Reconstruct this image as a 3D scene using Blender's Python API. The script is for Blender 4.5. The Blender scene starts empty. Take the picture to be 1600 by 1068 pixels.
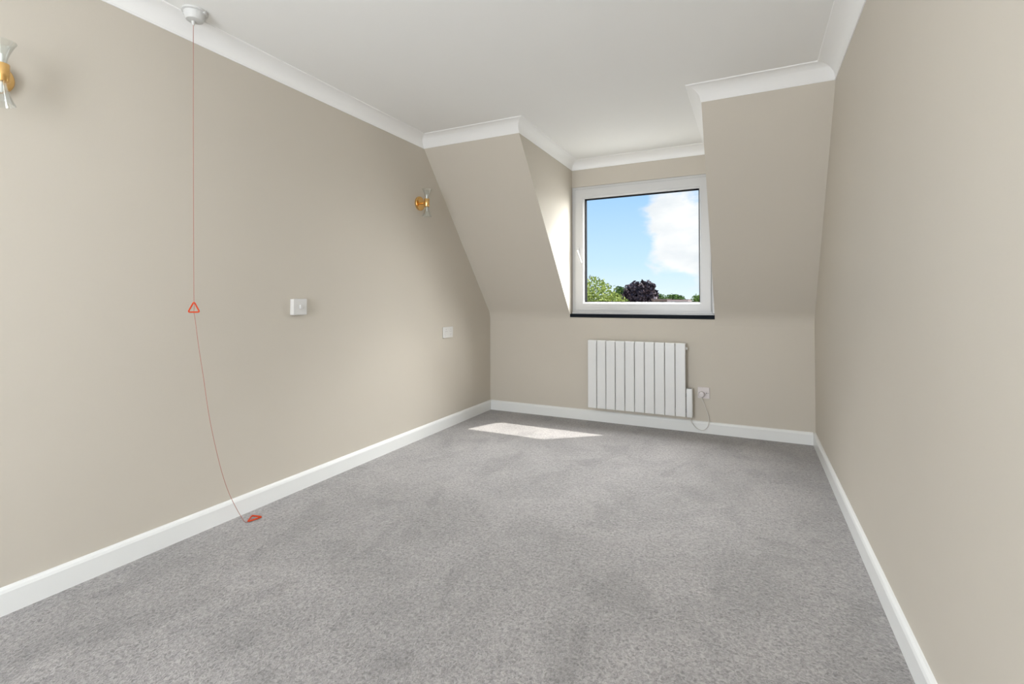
import bpy, bmesh, math, random
from mathutils import Vector, Matrix, Quaternion
random.seed(7)
sc = bpy.context.scene
C = sc.collection
PI = math.pi

# ------------------------------------------------------------------ camera
CAM_Z = 1.11
cd = bpy.data.cameras.new('camera'); cam = bpy.data.objects.new('camera', cd); C.objects.link(cam)
sc.camera = cam
cd.sensor_width = 36.0; cd.lens = 761.22/1600*36.0
cd.shift_y = -(534-457.53)/1600.0
cd.clip_start = 0.02; cd.clip_end = 600
cam.location = (0, 0, CAM_Z)
cam.rotation_euler = (PI/2+0.0136, 0.0012, 0.456)

# ------------------------------------------------------------------ sky
w = bpy.data.worlds.new('World'); sc.world = w; w.use_nodes = True
nt = w.node_tree; nt.nodes.clear()
def N(nt, t, **k):
    n = nt.nodes.new(t)
    for a, b in k.items(): setattr(n, a, b)
    return n
def L(nt, a, b): nt.links.new(a, b)
def M_(nt, op, a, b=None, c=None, clamp=False):
    n = N(nt, 'ShaderNodeMath', operation=op, use_clamp=clamp)
    for i, v in enumerate((a, b, c)):
        if v is None: continue
        if isinstance(v, (int, float)): n.inputs[i].default_value = v
        else: L(nt, v, n.inputs[i])
    return n.outputs[0]
tc = N(nt, 'ShaderNodeTexCoord')
sep = N(nt, 'ShaderNodeSeparateXYZ'); L(nt, tc.outputs['Generated'], sep.inputs[0])
ramp = N(nt, 'ShaderNodeValToRGB'); L(nt, sep.outputs['Z'], ramp.inputs[0])
r = ramp.color_ramp
r.elements[0].position = 0.0; r.elements[0].color = (0.80, 0.92, 1.0, 1)
r.elements[1].position = 0.75; r.elements[1].color = (0.22, 0.44, 0.90, 1)
e = r.elements.new(0.07); e.color = (0.58, 0.81, 1.0, 1)
e = r.elements.new(0.20); e.color = (0.385, 0.645, 1.0, 1)
# clouds: fractal noise over the whole dome, with two larger cumulus banks
noi = N(nt, 'ShaderNodeTexNoise'); noi.inputs['Scale'].default_value = 9.0
noi.inputs['Detail'].default_value = 9; noi.inputs['Roughness'].default_value = 0.55
noi.inputs['Distortion'].default_value = 0.15
mp = N(nt, 'ShaderNodeMapping'); mp.inputs['Scale'].default_value = (1, 1, 2.0); mp.inputs['Location'].default_value = (0.3, 0.1, 0.6)
L(nt, tc.outputs['Generated'], mp.inputs[0]); L(nt, mp.outputs[0], noi.inputs['Vector'])
dens = M_(nt, 'MULTIPLY', M_(nt, 'SUBTRACT', noi.outputs[0], 0.5), 4.2)
CLOUDS = [((-0.118, 1, 0.180), 0.075, 0.75), ((-0.128, 1, 0.100), 0.062, 0.95), ((-0.07, 1, 0.095), 0.07, 0.8), ((0.02, 1, 0.14), 0.11, 0.9),
          ((-0.17, 1, 0.185), 0.03, 0.3), ((-0.10, 1, 0.147), 0.02, -0.5), ((-0.152, 1, 0.118), 0.035, 0.6), ((-0.150, 1, 0.178), 0.03, 0.5), ((-0.27, 1, 0.10), 0.12, -0.6), ((-0.26, 1, 0.20), 0.10, -0.6)]
for d, rad, amp in CLOUDS:
    dv = Vector(d).normalized()
    vm = N(nt, 'ShaderNodeVectorMath', operation='DISTANCE'); L(nt, tc.outputs['Generated'], vm.inputs[0]); vm.inputs[1].default_value = dv
    x = M_(nt, 'DIVIDE', vm.outputs['Value'], rad)
    g = M_(nt, 'MULTIPLY', M_(nt, 'EXPONENT', M_(nt, 'MULTIPLY', M_(nt, 'MULTIPLY', x, x), -1.0)), amp)
    dens = M_(nt, 'ADD', dens, g)
mr = N(nt, 'ShaderNodeMapRange', interpolation_type='SMOOTHSTEP'); L(nt, dens, mr.inputs[0])
mr.inputs[1].default_value = 0.15; mr.inputs[2].default_value = 0.95
mix = N(nt, 'ShaderNodeMix', data_type='RGBA'); L(nt, mr.outputs[0], mix.inputs[0])
L(nt, ramp.outputs[0], mix.inputs[6])
n2 = N(nt, 'ShaderNodeTexNoise'); n2.inputs['Scale'].default_value = 14; n2.inputs['Detail'].default_value = 5
L(nt, mp.outputs[0], n2.inputs['Vector'])
cr = N(nt, 'ShaderNodeValToRGB'); L(nt, n2.outputs[0], cr.inputs[0])
cr.color_ramp.elements[0].position = 0.35; cr.color_ramp.elements[0].color = (0.80, 0.84, 0.88, 1)
cr.color_ramp.elements[1].position = 0.65; cr.color_ramp.elements[1].color = (0.95, 0.96, 0.97, 1)
L(nt, cr.outputs[0], mix.inputs[7])
bg = N(nt, 'ShaderNodeBackground'); bg.inputs[1].default_value = 1.0
L(nt, mix.outputs[2], bg.inputs[0])
wo = N(nt, 'ShaderNodeOutputWorld'); L(nt, bg.outputs[0], wo.inputs[0])

# ------------------------------------------------------------------ sun and fill lamps
sd = bpy.data.lights.new('sun', 'SUN'); sd.energy = 7.5; sd.angle = math.radians(0.53); sd.color = (1, 0.97, 0.92)
so = bpy.data.objects.new('sun', sd); C.objects.link(so)
so.rotation_mode = 'QUATERNION'; so.rotation_quaternion = Vector((-0.545, -0.44, -1)).to_track_quat('-Z', 'Y')
so.location = (3, 8, 8)
def area(name, loc, target, sx, sy, power, col=(1, 1, 1), spread=180):
    a = bpy.data.lights.new(name, 'AREA'); a.shape = 'RECTANGLE'; a.size = sx; a.size_y = sy; a.energy = power; a.color = col
    a.spread = math.radians(spread)
    o = bpy.data.objects.new(name, a); C.objects.link(o); o.location = loc
    o.rotation_mode = 'QUATERNION'; o.rotation_quaternion = (Vector(target)-Vector(loc)).to_track_quat('-Z', 'Y')
    return o
# unseen fill lamps added behind the camera, in front of solid walls
area('fill_lamp_back', (-1.15, -1.50, 1.30), (0.3, 1.6, 1.35), 1.4, 2.0, 124, (0.91, 0.965, 1.03))
area('fill_lamp_side', (0.40, -0.85, 1.30), (-2.4, 1.3, 1.25), 1.2, 1.9, 22, (0.92, 0.97, 1.02))
# unseen fill lamps added above and right of the dormer window, boosting its daylight
area('fill_lamp_dormer_high', (-0.4, 8.2, 6.6), (-0.9, 4.4, 1.55), 9.0, 6.0, 5000, (0.97, 0.985, 1.0))
area('fill_lamp_dormer_right', (2.6, 7.2, 3.4), (-0.95, 4.4, 1.55), 3.6, 2.6, 620, (1.0, 0.985, 0.96))
area('fill_lamp_dormer_low', (4.6, 8.2, 1.5), (-0.95, 4.4, 1.6), 3.8, 3.2, 340, (1.0, 0.985, 0.96))

# ------------------------------------------------------------------ exposure
sc.view_settings.view_transform = 'Standard'; sc.view_settings.look = 'None'
sc.view_settings.gamma = 1.0; sc.view_settings.use_curve_mapping = False
sc.view_settings.exposure = 0.14
sc.cycles.max_bounces = 14; sc.cycles.diffuse_bounces = 10; sc.cycles.transparent_max_bounces = 16
sc.cycles.use_denoising = True
sc.cycles.sample_clamp_indirect = 8.0

# ------------------------------------------------------------------ room numbers (metres; camera stands over x=0,y=0)
XL, XR = -2.3851, 0.4353
YF = 4.3611            # knee wall under the window
YW = 4.4205            # window wall inside the dormer
YB = -1.60
ZC, ZT = 2.3392, 2.412 # bottom and top of the coving
ZK = 0.961
YS = 3.2369
SL = (YS-YF)/(ZC-ZK)
def slope_y(z): return YF+SL*(z-ZK)
XCL, XCR = -1.5285, -0.2694

# ------------------------------------------------------------------ materials
def mat(name, col, rough=0.6, metal=0.0, spec=0.5, bump=None, var=None, coat=0):
    m = bpy.data.materials.new(name); m.use_nodes = True; t = m.node_tree; b = t.nodes['Principled BSDF']
    b.inputs['Base Color'].default_value = (*col, 1); b.inputs['Roughness'].default_value = rough
    b.inputs['Metallic'].default_value = metal; b.inputs['Specular IOR Level'].default_value = spec
    b.inputs['Coat Weight'].default_value = coat
    tcn = N(t, 'ShaderNodeTexCoord')
    if var:
        sc_, amt = var
        n = N(t, 'ShaderNodeTexNoise'); n.inputs['Scale'].default_value = sc_; n.inputs['Detail'].default_value = 4
        L(t, tcn.outputs['Object'], n.inputs['Vector'])
        rp = N(t, 'ShaderNodeValToRGB'); L(t, n.outputs[0], rp.inputs[0])
        rp.color_ramp.elements[0].position = 0.3; rp.color_ramp.elements[1].position = 0.7
        rp.color_ramp.elements[0].color = (*[c*(1-amt) for c in col], 1); rp.color_ramp.elements[1].color = (*[min(1, c*(1+amt)) for c in col], 1)
        L(t, rp.outputs[0], b.inputs['Base Color'])
    if bump:
        sc_, st, dist = bump
        n = N(t, 'ShaderNodeTexNoise'); n.inputs['Scale'].default_value = sc_; n.inputs['Detail'].default_value = 3
        L(t, tcn.outputs['Object'], n.inputs['Vector'])
        bp = N(t, 'ShaderNodeBump'); bp.inputs['Strength'].default_value = st; bp.inputs['Distance'].default_value = dist
        L(t, n.outputs[0], bp.inputs['Height']); L(t, bp.outputs[0], b.inputs['Normal'])
    return m
WALL = mat('wall_paint', (0.565, 0.522, 0.452), 0.62, spec=0.3, bump=(260, 0.08, 0.002), var=(1.5, 0.012))
CEIL = mat('ceiling_paint', (0.86, 0.86, 0.845), 0.75, spec=0.2, bump=(200, 0.05, 0.002))
COVE = mat('coving_paint', (0.89, 0.89, 0.88), 0.6, spec=0.3, bump=(120, 0.04, 0.002))
GLOSSW = mat('white_gloss_paint', (0.80, 0.81, 0.80), 0.32, spec=0.5, bump=(60, 0.04, 0.002))
UPVC = mat('white_window_plastic', (0.61, 0.61, 0.605), 0.3)
RAD = mat('white_enamel', (0.74, 0.745, 0.74), 0.33)
PLAST = mat('white_switch_plastic', (0.66, 0.652, 0.635), 0.3)
PINKP = mat('pale_socket_plastic', (0.66, 0.615, 0.61), 0.35)
SLOT = mat('dark_slot', (0.06, 0.06, 0.06), 0.6)
GASK = mat('black_rubber_gasket', (0.008, 0.008, 0.009), 0.9, spec=0.05)
SILL = mat('dark_slate_sill', (0.005, 0.008, 0.013), 0.6, spec=0.12, var=(40, 0.1))
GOLD = mat('brushed_gold', (0.83, 0.52, 0.20), 0.22, metal=1.0)
RED = mat('red_plastic', (0.55, 0.055, 0.012), 0.5, spec=0.2)
CORD = mat('red_cord', (0.43, 0.19, 0.15), 0.7)
CABLE = mat('white_flex', (0.62, 0.60, 0.56), 0.45)
ROSE = mat('ceiling_switch_plastic', (0.60, 0.60, 0.585), 0.5)
DGREY = mat('grey_plastic', (0.25, 0.25, 0.25), 0.5)
BULB = mat('frosted_bulb', (0.8, 0.8, 0.78), 0.25)

def glass_mat(name, tint, refl_lo, refl_hi, blend):
    m = bpy.data.materials.new(name); m.use_nodes = True; t = m.node_tree; t.nodes.clear()
    o = N(t, 'ShaderNodeOutputMaterial'); mx = N(t, 'ShaderNodeMixShader')
    tr = N(t, 'ShaderNodeBsdfTransparent'); tr.inputs[0].default_value = (*tint, 1)
    gl = N(t, 'ShaderNodeBsdfGlossy'); gl.inputs['Roughness'].default_value = 0.03
    lw = N(t, 'ShaderNodeLayerWeight'); lw.inputs[0].default_value = blend
    mrn = N(t, 'ShaderNodeMapRange'); mrn.inputs[3].default_value = refl_lo; mrn.inputs[4].default_value = refl_hi
    L(t, lw.outputs['Facing'], mrn.inputs[0]); L(t, mrn.outputs[0], mx.inputs[0])
    L(t, tr.outputs[0], mx.inputs[1]); L(t, gl.outputs[0], mx.inputs[2]); L(t, mx.outputs[0], o.inputs[0])
    return m
PANE = glass_mat('window_glass', (0.985, 0.99, 0.985), 0.0, 0.12, 0.08)
SHADE = glass_mat('clear_lamp_glass', (0.97, 0.985, 0.98), 0.05, 0.75, 0.35)

# carpet: twisted pile, pale grey, with pushed-pile patches
def carpet():
    m = bpy.data.materials.new('grey_carpet'); m.use_nodes = True; t = m.node_tree; b = t.nodes['Principled BSDF']
    b.inputs['Roughness'].default_value = 0.95; b.inputs['Specular IOR Level'].default_value = 0.1
    b.inputs['Sheen Weight'].default_value = 0.4; b.inputs['Sheen Roughness'].default_value = 0.6
    tcn = N(t, 'ShaderNodeTexCoord')
    def noise(scale, det=3, dist=0.0, rough=0.5, stretch=None):
        n = N(t, 'ShaderNodeTexNoise'); n.inputs['Scale'].default_value = scale; n.inputs['Detail'].default_value = det
        n.inputs['Distortion'].default_value = dist; n.inputs['Roughness'].default_value = rough
        src = tcn.outputs['Object']
        if stretch:
            mpn = N(t, 'ShaderNodeMapping'); mpn.inputs['Scale'].default_value = stretch; mpn.inputs['Rotation'].default_value = (0, 0, 0.5)
            L(t, src, mpn.inputs[0]); src = mpn.outputs[0]
        L(t, src, n.inputs['Vector']); return n.outputs[0]
    fib = noise(92, 3, 1.0, 0.6)
    mid = noise(38, 3, 0.5, 0.6)
    big = noise(2.6, 5, 0.8, 0.62)
    foot = noise(5.0, 3, 0.7, 0.5, (1, 0.55, 1))
    def rng(src, a, b_, lo, hi, smooth=False):
        n = N(t, 'ShaderNodeMapRange'); 
        if smooth: n.interpolation_type = 'SMOOTHSTEP'
        L(t, src, n.inputs[0])
        for i, v in enumerate((a, b_, lo, hi)): n.inputs[i+1].default_value = v
        return n.outputs[0]
    k = M_(t, 'MULTIPLY', rng(fib, 0.34, 0.66, 0.58, 1.42), rng(mid, 0.3, 0.7, 0.92, 1.08))
    k = M_(t, 'MULTIPLY', k, rng(big, 0.35, 0.65, 0.86, 1.13))
    k = M_(t, 'MULTIPLY', k, rng(foot, 0.55, 0.64, 1.0, 0.84, True))
    cm = N(t, 'ShaderNodeMix', data_type='RGBA'); cm.blend_type = 'MULTIPLY'; cm.inputs[0].default_value = 1.0
    cm.inputs[6].default_value = (0.250, 0.234, 0.228, 1)
    cx = N(t, 'ShaderNodeCombineXYZ')
    for i in range(3): L(t, k, cx.inputs[i])
    L(t, cx.outputs[0], cm.inputs[7]); L(t, cm.outputs[2], b.inputs['Base Color'])
    h = M_(t, 'ADD', M_(t, 'MULTIPLY', fib, 1.0), M_(t, 'MULTIPLY', mid, 0.8))
    bp = N(t, 'ShaderNodeBump'); bp.inputs['Strength'].default_value = 0.55; bp.inputs['Distance'].default_value = 0.012
    L(t, h, bp.inputs['Height']); L(t, bp.outputs[0], b.inputs['Normal'])
    return m
CARPET = carpet()

# ------------------------------------------------------------------ mesh helpers
def obj(name, bm, m, parent=None, smooth=False, loc=None, kind=None, label=None, cat=None, group=None, mats=None):
    bmesh.ops.recalc_face_normals(bm, faces=bm.faces)
    me = bpy.data.meshes.new(name); bm.to_mesh(me); bm.free()
    for q in (mats or [m]): me.materials.append(q)
    if smooth:
        for p in me.polygons: p.use_smooth = True
        try: me.set_sharp_from_angle(angle=math.radians(35))
        except Exception: pass
    o = bpy.data.objects.new(name, me); C.objects.link(o)
    if parent: o.parent = parent
    if loc: o.location = loc
    tag(o, label, cat, group, kind)
    return o
def tag(o, label=None, cat=None, group=None, kind=None):
    if label: o['label'] = label
    if cat: o['category'] = cat
    if group: o['group'] = group
    if kind: o['kind'] = kind
def thing(name, loc, label, cat, group=None):
    o = bpy.data.objects.new(name, None); C.objects.link(o); o.location = loc; o.empty_display_size = 0.05
    tag(o, label, cat, group); return o
def box(bm, x0, x1, y0, y1, z0, z1, bev=0, seg=2):
    r = bmesh.ops.create_cube(bm, size=1); vs = r['verts']
    for v in vs:
        v.co = Vector(((x0+x1)/2+v.co.x*(x1-x0), (y0+y1)/2+v.co.y*(y1-y0), (z0+z1)/2+v.co.z*(z1-z0)))
    if bev:
        es = list({e for v in vs for e in v.link_edges})
        bmesh.ops.bevel(bm, geom=es, offset=bev, segments=seg, affect='EDGES', profile=0.5)
def prism(bm, pts, ax, a, b):
    """extrude 2-D polygon pts along axis ax from a to b; pts are the two other axes in order"""
    def mk(p, t):
        q = list(p); q.insert(ax, t); return Vector(q)
    A = [bm.verts.new(mk(p, a)) for p in pts]; B = [bm.verts.new(mk(p, b)) for p in pts]
    n = len(pts)
    bm.faces.new(A); bm.faces.new(B[::-1])
    for i in range(n): bm.faces.new((A[i], A[(i+1) % n], B[(i+1) % n], B[i]))
def lathe(bm, prof, seg=32, mtx=None, cap=True):
    """prof = (radius, height) pairs about the Z axis"""
    rings = []
    for r_, h in prof:
        ring = [bm.verts.new((r_*math.cos(2*PI*i/seg), r_*math.sin(2*PI*i/seg), h)) for i in range(seg)]
        rings.append(ring)
    for a, b in zip(rings, rings[1:]):
        for i in range(seg): bm.faces.new((a[i], a[(i+1) % seg], b[(i+1) % seg], b[i]))
    if cap: bm.faces.new(rings[0][::-1]); bm.faces.new(rings[-1])
    if mtx is not None:
        for ring in rings:
            for v in ring: v.co = mtx @ v.co
def catmull(pts, n=8):
    P = [Vector(p) for p in pts]; P = [2*P[0]-P[1]]+P+[2*P[-1]-P[-2]]; out = []
    for i in range(1, len(P)-2):
        for k in range(n):
            t = k/n; a, b, c, d = P[i-1], P[i], P[i+1], P[i+2]
            out.append(0.5*((2*b)+(c-a)*t+(2*a-5*b+4*c-d)*t*t+(3*b-a-3*c+d)*t**3))
    out.append(P[-2]); return out
def tube(bm, pts, r_, seg=8, closed=False):
    P = [Vector(p) for p in pts]; n = len(P); rings = []
    up = None
    for i, p in enumerate(P):
        if closed: t = (P[(i+1) % n]-P[i-1]).normalized()
        else: t = (P[min(i+1, n-1)]-P[max(i-1, 0)]).normalized()
        if up is None: up = t.orthogonal().normalized()
        up = (up-t*up.dot(t)).normalized(); s = t.cross(up)
        rings.append([bm.verts.new(p+(up*math.cos(2*PI*k/seg)+s*math.sin(2*PI*k/seg))*r_) for k in range(seg)])
    rng = range(n) if closed else range(n-1)
    for i in rng:
        a, b = rings[i], rings[(i+1) % n]
        for k in range(seg): bm.faces.new((a[k], a[(k+1) % seg], b[(k+1) % seg], b[k]))
    if not closed: bm.faces.new(rings[0][::-1]); bm.faces.new(rings[-1])

# ------------------------------------------------------------------ the room shell
T = 0.12
bm = bmesh.new(); box(bm, XL-T, XR+T, YB-T, YF+T, -0.15, 0)
obj('floor', bm, CARPET, kind='structure', label='pale grey twist pile carpet with pushed-pile marks covering the whole floor')
bm = bmesh.new(); box(bm, XL-T, XL, YB-T, YF+0.24, 0, ZT)
obj('wall_left', bm, WALL, kind='structure')
bm = bmesh.new(); box(bm, XR, XR+T, YB-T, YF+0.24, 0, ZT)
obj('wall_right', bm, WALL, kind='structure')
bm = bmesh.new(); box(bm, XL, XR, YF, YF+0.20, 0, ZK-0.07); box(bm, XCL, XCR, YF, YF+0.20, ZK-0.07, 0.944)

obj('wall_far', bm, WALL, kind='structure')
# mansard slopes either side of the dormer
FIL = []      # softly rounded plaster where the slope meets the knee wall
for k in range(7):
    t_ = k/6; p_, c_, q_ = (YF, ZK-0.07), (YF, ZK), (slope_y(ZK+0.055), ZK+0.055)
    FIL.append(tuple(p_[i]*(1-t_)**2+2*c_[i]*t_*(1-t_)+q_[i]*t_*t_ for i in (0, 1)))
sl = FIL+[(slope_y(ZT), ZT), (slope_y(ZT)+0.22, ZT), (YF+0.20, ZK-0.07)]
bm = bmesh.new(); prism(bm, sl, 0, XL, XCL-0.08); obj('wall_slope_left', bm, WALL, kind='structure', smooth=True)
bm = bmesh.new(); prism(bm, sl, 0, XCR+0.08, XR); obj('wall_slope_right', bm, WALL, kind='structure', smooth=True)
ch = FIL+[(slope_y(ZT), ZT), (YW+0.14, ZT), (YW+0.14, ZK-0.07)]
bm = bmesh.new(); prism(bm, ch, 0, XCL-0.08, XCL); obj('wall_dormer_left', bm, WALL, kind='structure', smooth=True)
bm = bmesh.new(); prism(bm, ch, 0, XCR, XCR+0.08); obj('wall_dormer_right', bm, WALL, kind='structure', smooth=True)
bm = bmesh.new(); box(bm, XCL, XCR, YW, YW+0.14, 2.176, ZT); obj('wall_dormer_head', bm, WALL, kind='structure')
bm = bmesh.new(); box(bm, XL-T, XR+T, YB-T, YW+0.19, ZT, ZT+0.15); obj('ceiling', bm, CEIL, kind='structure')
# wall behind the camera
bm = bmesh.new()
box(bm, XL, XR, YB-T, YB, 0, ZT)
obj('wall_back', bm, WALL, kind='structure')

# coving, mitred at every corner
D = 0.10; D2 = 0.08; YT = 3.105
PATH = [((XL, YB), (XL+D, YB), (XL, YB)),
        ((XL, YS), (XL+D, YT), (XL, slope_y(ZT))),
        ((XCL, YS), (XCL+D2, YT), (XCL, slope_y(ZT))),
        ((XCL, YW), (XCL+D2, YW-D), (XCL, YW)),
        ((XCR, YW), (XCR-D2, YW-D), (XCR, YW)),
        ((XCR, YS), (XCR-D2, YT), (XCR, slope_y(ZT))),
        ((XR, YS), (XR-D, YT), (XR, slope_y(ZT))),
        ((XR, YB), (XR-D, YB), (XR, YB))]
prof = [(0, 0), (0.05, 0.0), (0.05, 0.10)]
for i in range(9):
    th = PI/2*i/8; prof.append((0.06+0.86*(1-math.cos(th)), 0.11+0.82*math.sin(th)))
prof += [(0.97, 0.93), (1.0, 0.95), (1.0, 1.0)]
def cove_ring(bm, v):
    W, Tt, K = v; out = []
    for a, b in prof:
        # the wall side follows the wall (or slope) from W up to K
        base = Vector((W[0]+(K[0]-W[0])*b, W[1]+(K[1]-W[1])*b, ZC+(ZT-ZC)*b))
        full = Vector((Tt[0]-K[0], Tt[1]-K[1], 0))
        out.append(bm.verts.new(base+full*a))
    out.append(bm.verts.new((K[0], K[1], ZT)))
    return out
for i in range(len(PATH)-1):
    bm = bmesh.new(); A = cove_ring(bm, PATH[i]); B = cove_ring(bm, PATH[i+1]); n = len(A)
    for k in range(n): bm.faces.new((A[k], A[(k+1) % n], B[(k+1) % n], B[k]))
    bm.faces.new(A[::-1]); bm.faces.new(B)
    obj('trim_%d' % (i+1), bm, COVE, kind='structure', smooth=True)

# baseboards
bp_ = [(0, 0), (0.017, 0), (0.017, 0.078), (0.013, 0.088), (0.007, 0.094), (0, 0.096)]
bm = bmesh.new(); prism(bm, [(XL+a, z) for a, z in bp_], 1, YB, YF); obj('baseboard_left', bm, GLOSSW, kind='structure')
bm = bmesh.new(); prism(bm, [(XR-a, z) for a, z in bp_], 1, YB, YF); obj('baseboard_right', bm, GLOSSW, kind='structure')
bm = bmesh.new(); prism(bm, [(YF-a, z) for a, z in bp_], 0, XL+0.017, XR-0.017); obj('baseboard_far', bm, GLOSSW, kind='structure')

# ------------------------------------------------------------------ the window
win = bpy.data.objects.new('window_1', None); C.objects.link(win); win.location = (0, 0, 0); win['kind'] = 'structure'
win['label'] = 'white framed single casement window in the dormer, blue sky outside'
def ring_frame(bm, x0, x1, z0, z1, wd, y0, y1, bev=0.003, wb=None):
    wb = wb or wd
    # four mitred members
    O = [(x0, z0), (x1, z0), (x1, z1), (x0, z1)]; I = [(x0+wd, z0+wb), (x1-wd, z0+wb), (x1-wd, z1-wd), (x0+wd, z1-wd)]
    f = [[bm.verts.new((p[0], y, p[1])) for p in Q] for y in (y0, y1) for Q in (O, I)]
    Of, If, Ob, Ib = f[0], f[1], f[2], f[3]
    for k in range(4):
        j = (k+1) % 4
        bm.faces.new((Of[k], Of[j], If[j], If[k])); bm.faces.new((Ob[k], Ib[k], Ib[j], Ob[j]))
        bm.faces.new((Of[k], Ob[k], Ob[j], Of[j])); bm.faces.new((If[k], If[j], Ib[j], Ib[k]))
    if bev: bmesh.ops.bevel(bm, geom=[e for e in bm.edges if all(abs(v.co.y-y0) < 1e-6 for v in e.verts) and (e.verts[0] in Of and e.verts[1] in Of or e.verts[0] in If and e.verts[1] in If)], offset=bev, segments=2, affect='EDGES')
bm = bmesh.new(); ring_frame(bm, XCL, XCR, 0.984, 2.176, 0.075, YW+0.006, YW+0.075)
obj('window_frame', bm, UPVC, win)
sash = None
bm = bmesh.new(); ring_frame(bm, XCL+0.032, XCR-0.030, 1.008, 2.150, 0.078, YW-0.010, YW+0.05, 0.005, wb=0.066)
sash = obj('sash', bm, UPVC, win)
# glazing bead, sloping back to the pane
bm = bmesh.new()
x0, x1, z0, z1 = XCL+0.109, XCR-0.107, 1.073, 2.073
a0 = [(x0, YW-0.006, z0), (x1, YW-0.006, z0), (x1, YW-0.006, z1), (x0, YW-0.006, z1)]
g = 0.014
a1 = [(x0+g, YW+0.012, z0+g), (x1-g, YW+0.012, z0+g), (x1-g, YW+0.012, z1-g), (x0+g, YW+0.012, z1-g)]
a2 = [(p[0], YW+0.02, p[2]) for p in a1]; a3 = [(p[0], YW+0.02, p[2]) for p in a0]
R = [[bm.verts.new(p) for p in q] for q in (a0, a1, a2, a3)]
for q in range(4):
    A, B = R[q], R[(q+1) % 4]
    for k in range(4): bm.faces.new((A[k], A[(k+1) % 4], B[(k+1) % 4], B[k]))
obj('glazing_bead', bm, UPVC, sash)
gx0, gx1, gz0, gz1 = x0+g-0.001, x1-g+0.001, z0+g-0.001, z1-g+0.001
bm = bmesh.new(); ring_frame(bm, gx0, gx1, gz0, gz1, 0.007, YW+0.013, YW+0.062, 0)
obj('gasket', bm, GASK, sash)
bm = bmesh.new(); box(bm, gx0+0.003, gx1-0.003, YW+0.022, YW+0.026, gz0+0.003, gz1-0.003)
obj('pane', bm, PANE, sash)
# lower trim strip of the frame and a small end cap, then the dark sill
bm = bmesh.new(); box(bm, XCL+0.006, XCR-0.006, YW-0.022, YW+0.01, 0.976, 0.990, 0.003)
obj('sill_strip', bm, UPVC, win)
bm = bmesh.new(); box(bm, XCR-0.022, XCR-0.003, YW-0.016, YW+0.004, 0.992, 1.085, 0.003)
obj('hinge_cover', bm, UPVC, win)
bm = bmesh.new(); box(bm, XCL-0.006, XCR+0.006, YF-0.006, YW+0.10, 0.946, 0.976, 0.002)
obj('window_sill', bm, SILL, win, label='dark slate coloured sill')
bm = bmesh.new(); ring_frame(bm, XCL+0.0295, XCR-0.0275, 1.0075, 2.1525, 0.006, YW-0.001, YW+0.02, 0)
obj('gap_shade', bm, mat('painted_gap_shade', (0.30, 0.30, 0.29), 0.7), sash)  # grey strip painting in the shadow gap between frame and sash
# handle
hx, hz = -1.462, 1.565
bm = bmesh.new(); box(bm, hx-0.014, hx+0.014, YW-0.019, YW-0.0105, hz-0.034, hz+0.034, 0.004)
hd = obj('handle', bm, UPVC, sash, smooth=True)
tube(b2 := bmesh.new(), catmull([(hx, YW-0.012, hz), (hx, YW-0.045, hz), (hx+0.006, YW-0.055, hz-0.012), (hx+0.022, YW-0.057, hz-0.055), (hx+0.042, YW-0.055, hz-0.115)], 6), 0.0085, 10)
b2.to_mesh(me2 := bpy.data.meshes.new('tmp')); b2.free()
bm = bmesh.new(); bm.from_mesh(hd.data); bm.from_mesh(me2); bm.to_mesh(hd.data); bm.free()
for p in hd.data.polygons: p.use_smooth = True

# ------------------------------------------------------------------ radiator
rx0, rx1, rz0, rz1 = -1.3335, -0.4905, 0.137, 0.7425
rad = thing('radiator', ((rx0+rx1)/2, YF-0.03, rz0), 'white ten-panel electric radiator hung on the wall under the window', 'radiator')
def loc_bm(bm, o):
    bmesh.ops.translate(bm, vec=-Vector(o.location), verts=bm.verts)
pw = (rx1-rx0)/10
bm = bmesh.new(); g_ = 0.0022; yf = 4.268
# one panel: flat face with rounded edges and a set-back fin body behind
prism(bm, [(-pw/2+g_, yf+0.006), (-pw/2+g_+0.004, yf), (pw/2-g_-0.004, yf), (pw/2-g_, yf+0.006), (pw/2-g_, yf+0.018), (pw/2-0.008, yf+0.022),
           (pw/2-0.008, yf+0.062), (-pw/2+0.008, yf+0.062), (-pw/2+0.008, yf+0.022), (-pw/2+g_, yf+0.018)], 2, rz0, rz1-0.006)
box(bm, -pw/2+g_, pw/2-g_, yf+0.003, yf+0.06, rz1-0.0065, rz1, 0.002)
bmesh.ops.translate(bm, vec=-Vector((0, rad.location.y, rad.location.z)), verts=bm.verts)
p0 = obj('panel', bm, RAD, rad)
for k in range(10):
    p = p0 if k == 0 else p0.copy()
    if k: C.objects.link(p); p.parent = rad
    p.location.x = rx0+pw*(k+0.5)-rad.location.x
for za, zb in ((rz0+0.03, rz0+0.06), (rz1-0.06, rz1-0.03)):
    bm = bmesh.new(); box(bm, rx0+0.01, rx1-0.006, yf+0.020, yf+0.055, za, zb); loc_bm(bm, rad); obj('header_rail', bm, RAD, rad)
for sx in (rx0+0.13, rx1-0.13):
    for zz in (rz0+0.06, rz1-0.09):
        bm = bmesh.new(); box(bm, sx-0.015, sx+0.015, yf+0.05, YF, zz, zz+0.03); loc_bm(bm, rad); obj('wall_bracket', bm, RAD, rad)
bm = bmesh.new(); lathe(bm, [(0.012, 0), (0.012, 0.012), (0.010, 0.016), (0.004, 0.017)], 20, Matrix.Translation((rx1-0.006, yf+0.037, rz1-0.042)) @ Matrix.Rotation(PI/2, 4, 'Y'))
loc_bm(bm, rad); obj('end_plug', bm, RAD, rad, smooth=True)
bm = bmesh.new(); box(bm, rx1+0.003, rx1+0.050, yf+0.006, yf+0.070, rz0-0.004, rz0+0.233, 0.006, 3)
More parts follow.
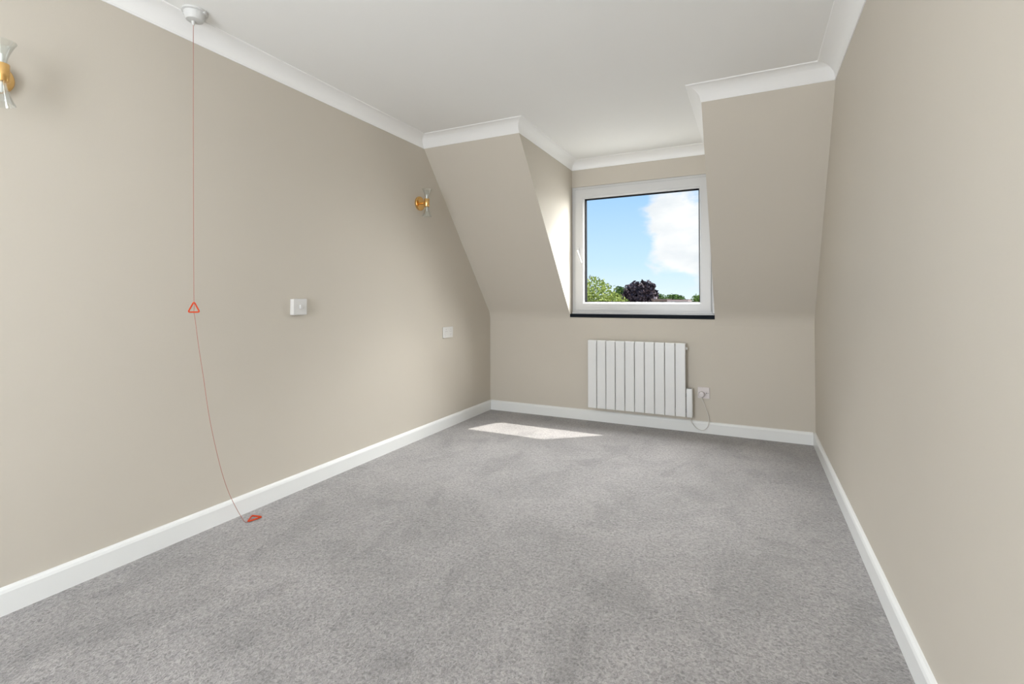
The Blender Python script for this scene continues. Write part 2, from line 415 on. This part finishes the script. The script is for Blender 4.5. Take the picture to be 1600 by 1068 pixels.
loc_bm(bm, rad); cb = obj('control_box', bm, RAD, rad, smooth=True)
bm = bmesh.new(); box(bm, rx1+0.010, rx1+0.043, yf+0.020, yf+0.045, rz0+0.2325, rz0+0.2340); loc_bm(bm, rad); obj('display', bm, DGREY, cb)
for zz in (0.045, 0.175):
    bm = bmesh.new(); box(bm, rx1-0.004, rx1+0.0045, yf+0.012, yf+0.05, rz0+zz-0.012, rz0+zz+0.012, 0.001); loc_bm(bm, rad); obj('joint_collar', bm, DGREY, rad)

# ------------------------------------------------------------------ sockets and switches
# single socket on the far wall, plug and flex
sx, sz = -0.3595, 0.333
sk = thing('wall_socket', (sx, YF, sz), 'single white wall socket with a switch, low to the right of the radiator', 'socket')
bm = bmesh.new(); box(bm, -0.0465, 0.0465, -0.011, 0, -0.0465, 0.0465, 0.003); obj('faceplate', bm, PINKP, sk)
bm = bmesh.new(); box(bm, 0.016, 0.031, -0.0145, -0.010, -0.012, 0.016, 0.0015); rk = obj('rocker', bm, PINKP, sk)
bm = bmesh.new(); box(bm, 0.0215, 0.0265, -0.0152, -0.014, -0.004, 0.004); obj('indicator', bm, SLOT, rk)
for xx in (-0.036, 0.036):
    bm = bmesh.new(); lathe(bm, [(0.003, 0), (0.003, 0.0008)], 10, Matrix.Translation((xx, -0.011, 0)) @ Matrix.Rotation(PI/2, 4, 'X')); obj('screw', bm, DGREY, sk)
pl = thing('power_plug', (-0.374, YF-0.011, 0.322), 'white round plug with a thin flex looping down to the radiator', 'plug')
bm = bmesh.new(); lathe(bm, [(0.0235, 0), (0.0245, 0.004), (0.0245, 0.018), (0.021, 0.026), (0.012, 0.028)], 28, Matrix.Translation((0, -0.0005, 0)) @ Matrix.Rotation(PI/2, 4, 'X')); obj('plug_body', bm, PINKP, pl, smooth=True)
cp = [(-0.374, YF-0.026, 0.302), (-0.366, YF-0.028, 0.275), (-0.347, YF-0.026, 0.225), (-0.326, YF-0.024, 0.165), (-0.318, YF-0.024, 0.115), (-0.325, YF-0.026, 0.066),
      (-0.350, YF-0.028, 0.034), (-0.378, YF-0.030, 0.026), (-0.412, YF-0.034, 0.040), (-0.440, YF-0.038, 0.070), (-0.461, YF-0.045, 0.108), (-0.464, YF-0.05, 0.1315)]
bm = bmesh.new(); tube(bm, catmull(cp, 6), 0.0028, 8); loc_bm(bm, pl); obj('flex', bm, CABLE, pl, smooth=True)
bm = bmesh.new(); lathe(bm, [(0.006, 0), (0.004, 0.014)], 12, Matrix.Translation((-0.374, YF-0.026, 0.303)) @ Matrix.Rotation(PI, 4, 'X')); loc_bm(bm, pl); obj('strain_relief', bm, CABLE, pl, smooth=True)

# double socket on the left wall
sk = thing('wall_socket', (XL, 3.578, 0.826), 'double white wall socket on the left wall near the far corner', 'socket')
bm = bmesh.new(); box(bm, 0, 0.012, -0.073, 0.073, -0.0475, 0.0475, 0.003); obj('faceplate', bm, PLAST, sk)
for s in (-1, 1):
    c = s*0.036
    for (dy, dz, wy, hz2) in ((0, 0.026, 0.004, 0.008), (-0.011, 0.008, 0.0065, 0.004), (0.011, 0.008, 0.0065, 0.004)):
        bm = bmesh.new(); box(bm, 0.0117, 0.0124, c+dy-wy/2, c+dy+wy/2, dz-hz2/2, dz+hz2/2); obj('pin_slot', bm, DGREY, sk)
    bm = bmesh.new(); box(bm, 0.011, 0.0155, c-0.008, c+0.008, -0.032, -0.010, 0.0015); obj('rocker', bm, PLAST, sk)
# pull-out button plate on the left wall
sw = thing('wall_switch', (XL, 2.004, 1.0695), 'square white wall switch with a small central button on a raised box, left wall', 'switch')
bm = bmesh.new(); box(bm, 0, 0.024, -0.0455, 0.0455, -0.0465, 0.0455, 0.002); obj('back_box', bm, PLAST, sw)
bm = bmesh.new(); box(bm, 0.0235, 0.031, -0.047, 0.047, -0.047, 0.047, 0.003); obj('faceplate', bm, PLAST, sw)
bm = bmesh.new(); box(bm, 0.030, 0.040, -0.007, 0.009, -0.012, 0.012, 0.002); obj('button', bm, PLAST, sw)

# ------------------------------------------------------------------ wall lights
def sconce(y, z, label):
    t = thing('wall_light', (XL, y, z), label, 'wall light', 'gold wall lights on the left wall')
    RY = Matrix.Rotation(PI/2, 4, 'Y')
    bm = bmesh.new(); lathe(bm, [(0.055, 0), (0.056, 0.003), (0.056, 0.012), (0.053, 0.016), (0.046, 0.0175), (0.002, 0.018)], 48, RY); obj('back_plate', bm, GOLD, t, smooth=True)
    bm = bmesh.new(); lathe(bm, [(0.0085, 0.016), (0.0085, 0.060)], 20, RY); obj('arm', bm, GOLD, t, smooth=True)
    cx = 0.076
    bm = bmesh.new(); lathe(bm, [(0.013, -0.030), (0.020, -0.0315), (0.021, -0.030), (0.021, 0.030), (0.020, 0.0315), (0.013, 0.030)], 40, Matrix.Translation((cx, 0, 0))); obj('lamp_body', bm, GOLD, t, smooth=True)
    for s in (1, -1):
        m = Matrix.Translation((cx, 0, 0)) @ (Matrix.Identity(4) if s > 0 else Matrix.Rotation(PI, 4, 'X'))
        out = [(0.0135, 0.028), (0.0135, 0.040), (0.016, 0.052), (0.022, 0.072), (0.030, 0.092), (0.038, 0.108)]
        inn = [(a-0.002, b) for a, b in out[::-1]]
        bm = bmesh.new(); lathe(bm, out+[(0.0375, 0.1095), (0.0365, 0.1095)]+inn, 40, m, cap=False); obj('glass_shade', bm, SHADE, t, smooth=True)
        bm = bmesh.new(); lathe(bm, [(0.004, 0.030), (0.0052, 0.040), (0.0052, 0.060), (0.0035, 0.066), (0.0008, 0.068)], 16, m); obj('bulb', bm, BULB, t, smooth=True)
    return t
sconce(3.172, 1.880, 'gold wall light with clear glass shades on the left wall near the sloping corner')
sconce(0.722, 1.892, 'gold wall light with clear glass shades, cut by the left edge of the picture')

# ------------------------------------------------------------------ emergency pull cord
px, py = -2.25, 1.326
pc = thing('pull_cord', (px, py, ZT), 'emergency pull cord on a white ceiling switch, thin red cord with two red triangles', 'pull cord')
bm = bmesh.new(); lathe(bm, [(0.052, 0), (0.052, -0.007), (0.044, -0.010), (0.040, -0.030), (0.034, -0.042), (0.020, -0.046), (0.003, -0.0465)], 40, Matrix.Translation((0.005, 0.003, 0)))
rs = obj('ceiling_switch', bm, ROSE, pc, smooth=True)
bm = bmesh.new(); lathe(bm, [(0.009, -0.044), (0.007, -0.056), (0.004, -0.064)], 16); obj('cord_guide', bm, ROSE, rs, smooth=True)
for a in (0.4, 0.4+PI):
    bm = bmesh.new(); lathe(bm, [(0.009, 0.0), (0.009, -0.012), (0.006, -0.014)], 16, Matrix.Translation((0.005+0.045*math.cos(a), 0.003+0.045*math.sin(a), 0))); obj('screw_boss', bm, ROSE, rs, smooth=True)
def tri(c, u, v, s, r_=0.0034):
    c, u, v = Vector(c), Vector(u).normalized(), Vector(v).normalized(); P = []
    K = [c+v*s*0.60, c-v*s*0.40-u*s*0.55, c-v*s*0.40+u*s*0.55]
    for i in range(3):
        a, b, d = K[i-1], K[i], K[(i+1) % 3]
        p = b+(a-b)*0.16; q = b+(d-b)*0.16
        for t in (0, .25, .5, .75, 1): P.append(p*(1-t)**2+b*2*t*(1-t)+q*t*t)
    return P
cpts = [(px, py, ZT-0.060), (px, 1.329, 1.9), (px, 1.334, 1.4), (px, 1.338, 1.102)]
bm = bmesh.new(); tube(bm, cpts, 0.0013, 8); loc_bm(bm, pc); obj('cord', bm, CORD, pc, smooth=True)
cpts = [(px, 1.338, 1.104), (px+.001, 1.3383, 1.08), (px, 1.3384, 1.054), (px, 1.3441, 1.0191), (px, 1.3621, .8878), (px, 1.3832, .7544), (px, 1.4078, .5888), (px, 1.4357, .4492), (px, 1.4704, .3047), (px, 1.5057, .1931), (px, 1.5483, .0946), (px, 1.588, .020), (px-0.004, 1.608, 0.009)]
bm = bmesh.new(); tube(bm, catmull(cpts, 5), 0.0013, 8); loc_bm(bm, pc); obj('cord', bm, CORD, pc, smooth=True)
bm = bmesh.new(); tube(bm, tri((px, 1.338, 1.0745), (0.80, 0.42, 0), (0, 0, 1), 0.047), 0.0032, 8, True); loc_bm(bm, pc); obj('pull_triangle', bm, RED, pc, smooth=True)
bm = bmesh.new(); tube(bm, tri((-2.262, 1.645, 0.009), (1, 0.15, 0.03), (0.15, -1, -0.05), 0.058), 0.0040, 8, True); loc_bm(bm, pc); obj('pull_triangle', bm, RED, pc, smooth=True)

# ------------------------------------------------------------------ outside: ground, houses, trees
def leaf_mat(name, a, b):
    m = bpy.data.materials.new(name); m.use_nodes = True; t = m.node_tree; p = t.nodes['Principled BSDF']
    p.inputs['Roughness'].default_value = 0.6; p.inputs['Specular IOR Level'].default_value = 0.2
    tcn = N(t, 'ShaderNodeTexCoord'); n = N(t, 'ShaderNodeTexNoise'); n.inputs['Scale'].default_value = 2.4; n.inputs['Detail'].default_value = 6; n.inputs['Roughness'].default_value = 0.7
    L(t, tcn.outputs['Object'], n.inputs['Vector']); rp = N(t, 'ShaderNodeValToRGB'); L(t, n.outputs[0], rp.inputs[0])
    rp.color_ramp.elements[0].position = 0.35; rp.color_ramp.elements[1].position = 0.62
    rp.color_ramp.elements[0].color = (*a, 1); rp.color_ramp.elements[1].color = (*b, 1); L(t, rp.outputs[0], p.inputs['Base Color'])
    return m
LG = leaf_mat('light_green_leaves', (0.16, 0.21, 0.025), (0.42, 0.46, 0.13))
MG = leaf_mat('green_leaves', (0.04, 0.09, 0.015), (0.16, 0.25, 0.06))
PU = leaf_mat('purple_leaves', (0.030, 0.019, 0.024), (0.125, 0.085, 0.092))
BARK = mat('bark', (0.10, 0.08, 0.06), 0.9, bump=(20, 0.5, 0.02))
GROUND_Z = -6.5
bm = bmesh.new(); box(bm, -160, 160, 8, 320, GROUND_Z-0.3, GROUND_Z)
obj('ground_outside', bm, mat('outside_paving', (0.62, 0.60, 0.54), 0.95, var=(0.3, 0.15)), kind='structure')
def tree(name, x, y, top, rx, rz, m, label, n, leaf, seed, blobs=9, twigs=0):
    rnd = random.Random(seed)
    t = thing(name, (x, y, GROUND_Z), label, 'tree')
    cz = top-rz-GROUND_Z
    BL = [(Vector((0, 0, cz)), 0.80)]
    for i in range(blobs):
        a = 2*PI*i/blobs+rnd.uniform(-.3, .3); el = rnd.uniform(-0.5, 0.95)
        BL.append((Vector((rx*0.55*math.cos(a)*math.cos(el), rx*0.55*math.sin(a)*math.cos(el), cz+rz*0.62*math.sin(el))), rnd.uniform(0.30, 0.48)))
    bm = bmesh.new()
    for i in range(n):
        c, s = BL[0] if rnd.random() < .35 else rnd.choice(BL[1:])
        d = Vector((rnd.gauss(0, 1), rnd.gauss(0, 1), rnd.gauss(0, 1))).normalized()*(rnd.random()**0.3)
        p = c+Vector((d.x*rx*s, d.y*rx*s, d.z*rz*s))
        q = Quaternion(Vector((rnd.gauss(0, 1), rnd.gauss(0, 1), rnd.gauss(0, 1))).normalized(), rnd.uniform(0, 6.28))
        L_ = leaf*rnd.uniform(.6, 1.3); V = [bm.verts.new(p+q @ Vector(k)) for k in ((-L_*.5, 0, 0), (0, -L_*.28, L_*.06), (L_*.5, 0, 0), (0, L_*.28, L_*.06))]
        bm.faces.new(V)
    me = bpy.data.meshes.new('foliage'); bm.to_mesh(me); bm.free(); me.materials.append(m)
    o = bpy.data.objects.new('foliage', me); C.objects.link(o); o.parent = t; o['kind'] = 'stuff'
    bm = bmesh.new(); lathe(bm, [(0.35*rx/2.5+.08, 0), (0.22*rx/2.5+.05, cz*0.5), (0.12, cz), (0.03, cz+rz*0.6)], 10)
    for i in range(6+twigs):
        a = rnd.uniform(0, 6.28); h0 = cz*rnd.uniform(.55, .95) if i < 6 else cz; L2 = rx*(rnd.uniform(.6, 1.0) if i < 6 else rnd.uniform(.3, .7))
        up = rz*rnd.uniform(.3, .7) if i < 6 else rz*rnd.uniform(0.8, .95)
        tube(bm, [(0, 0, h0), (L2*.5*math.cos(a), L2*.5*math.sin(a), h0+up*.6), (L2*math.cos(a), L2*math.sin(a), h0+up)], 0.03 if i < 6 else 0.014, 5)
    obj('trunk', bm, BARK, t, smooth=True)
    return t
tree('tree', -7.0, 22, 2.52, 2.5, 2.4, LG, 'loose pale yellow-green tree at the left side of the window view', 8000, 0.16, 3, 12, 5)
tree('tree', -14.6, 62, 3.05, 1.7, 1.8, MG, 'small dark green tree just left of the purple tree', 3000, 0.34, 5)
tree('tree', -11.4, 57, 3.85, 2.55, 3.1, PU, 'dark purple copper-leaved tree in the middle of the window view', 6000, 0.50, 8, 16)
tree('tree', -12.2, 70, 2.55, 1.9, 1.9, MG, 'dark green tree tucked behind the right of the purple tree', 3500, 0.36, 11)
tree('tree', -10.8, 80, 2.22, 1.85, 1.6, MG, 'low round green tree standing over the flat roof', 3500, 0.34, 13)
tree('tree', -3.45, 40, 1.72, 0.95, 1.3, leaf_mat('bright_green_leaves', (0.07, 0.13, 0.015), (0.26, 0.36, 0.08)), 'bright green tree at the right side of the window view', 3500, 0.18, 17)
PINK = mat('pink_render', (0.62, 0.47, 0.43), 0.8, var=(3, 0.06)); BROWN = mat('brown_roof', (0.20, 0.13, 0.10), 0.8, var=(5, 0.15)); WIN = mat('far_window_glass', (0.06, 0.07, 0.08), 0.15)
hs = thing('house', (-6.5, 52, GROUND_Z), 'far flat-roofed pink house with a brown roof wing and chimney', 'house')
def hb(name, x0, x1, y0, y1, z0, z1, m, par):
    bm = bmesh.new(); box(bm, x0, x1, y0, y1, z0, z1); bmesh.ops.translate(bm, vec=-Vector(hs.location), verts=bm.verts); return obj(name, bm, m, par)
hb('wall', -7.45, -5.48, 50, 53.5, GROUND_Z, 1.04, PINK, hs)
hb('roof', -7.5, -5.44, 49.95, 53.6, 1.04, 1.12, BROWN, hs)
hb('wall', -8.9, -7.45, 50.3, 53.5, GROUND_Z, 0.99, mat('brown_brick', (0.30, 0.19, 0.14), 0.85, var=(8, 0.2)), hs)
hb('roof', -9.0, -7.5, 50.1, 53.6, 0.99, 1.17, BROWN, hs)
hb('chimney', -8.86, -8.6, 50.8, 51.2, 1.17, 1.36, PINK, hs)
for k in range(5):
    hb('window', -8.8+k*.27, -8.62+k*.27, 50.26, 50.32, 0.55, 0.93, WIN, hs)
hb('window', -7.2, -6.8, 49.97, 50.02, -0.4, 0.4, WIN, hs); hb('window', -6.3, -5.9, 49.97, 50.02, -0.4, 0.4, WIN, hs)
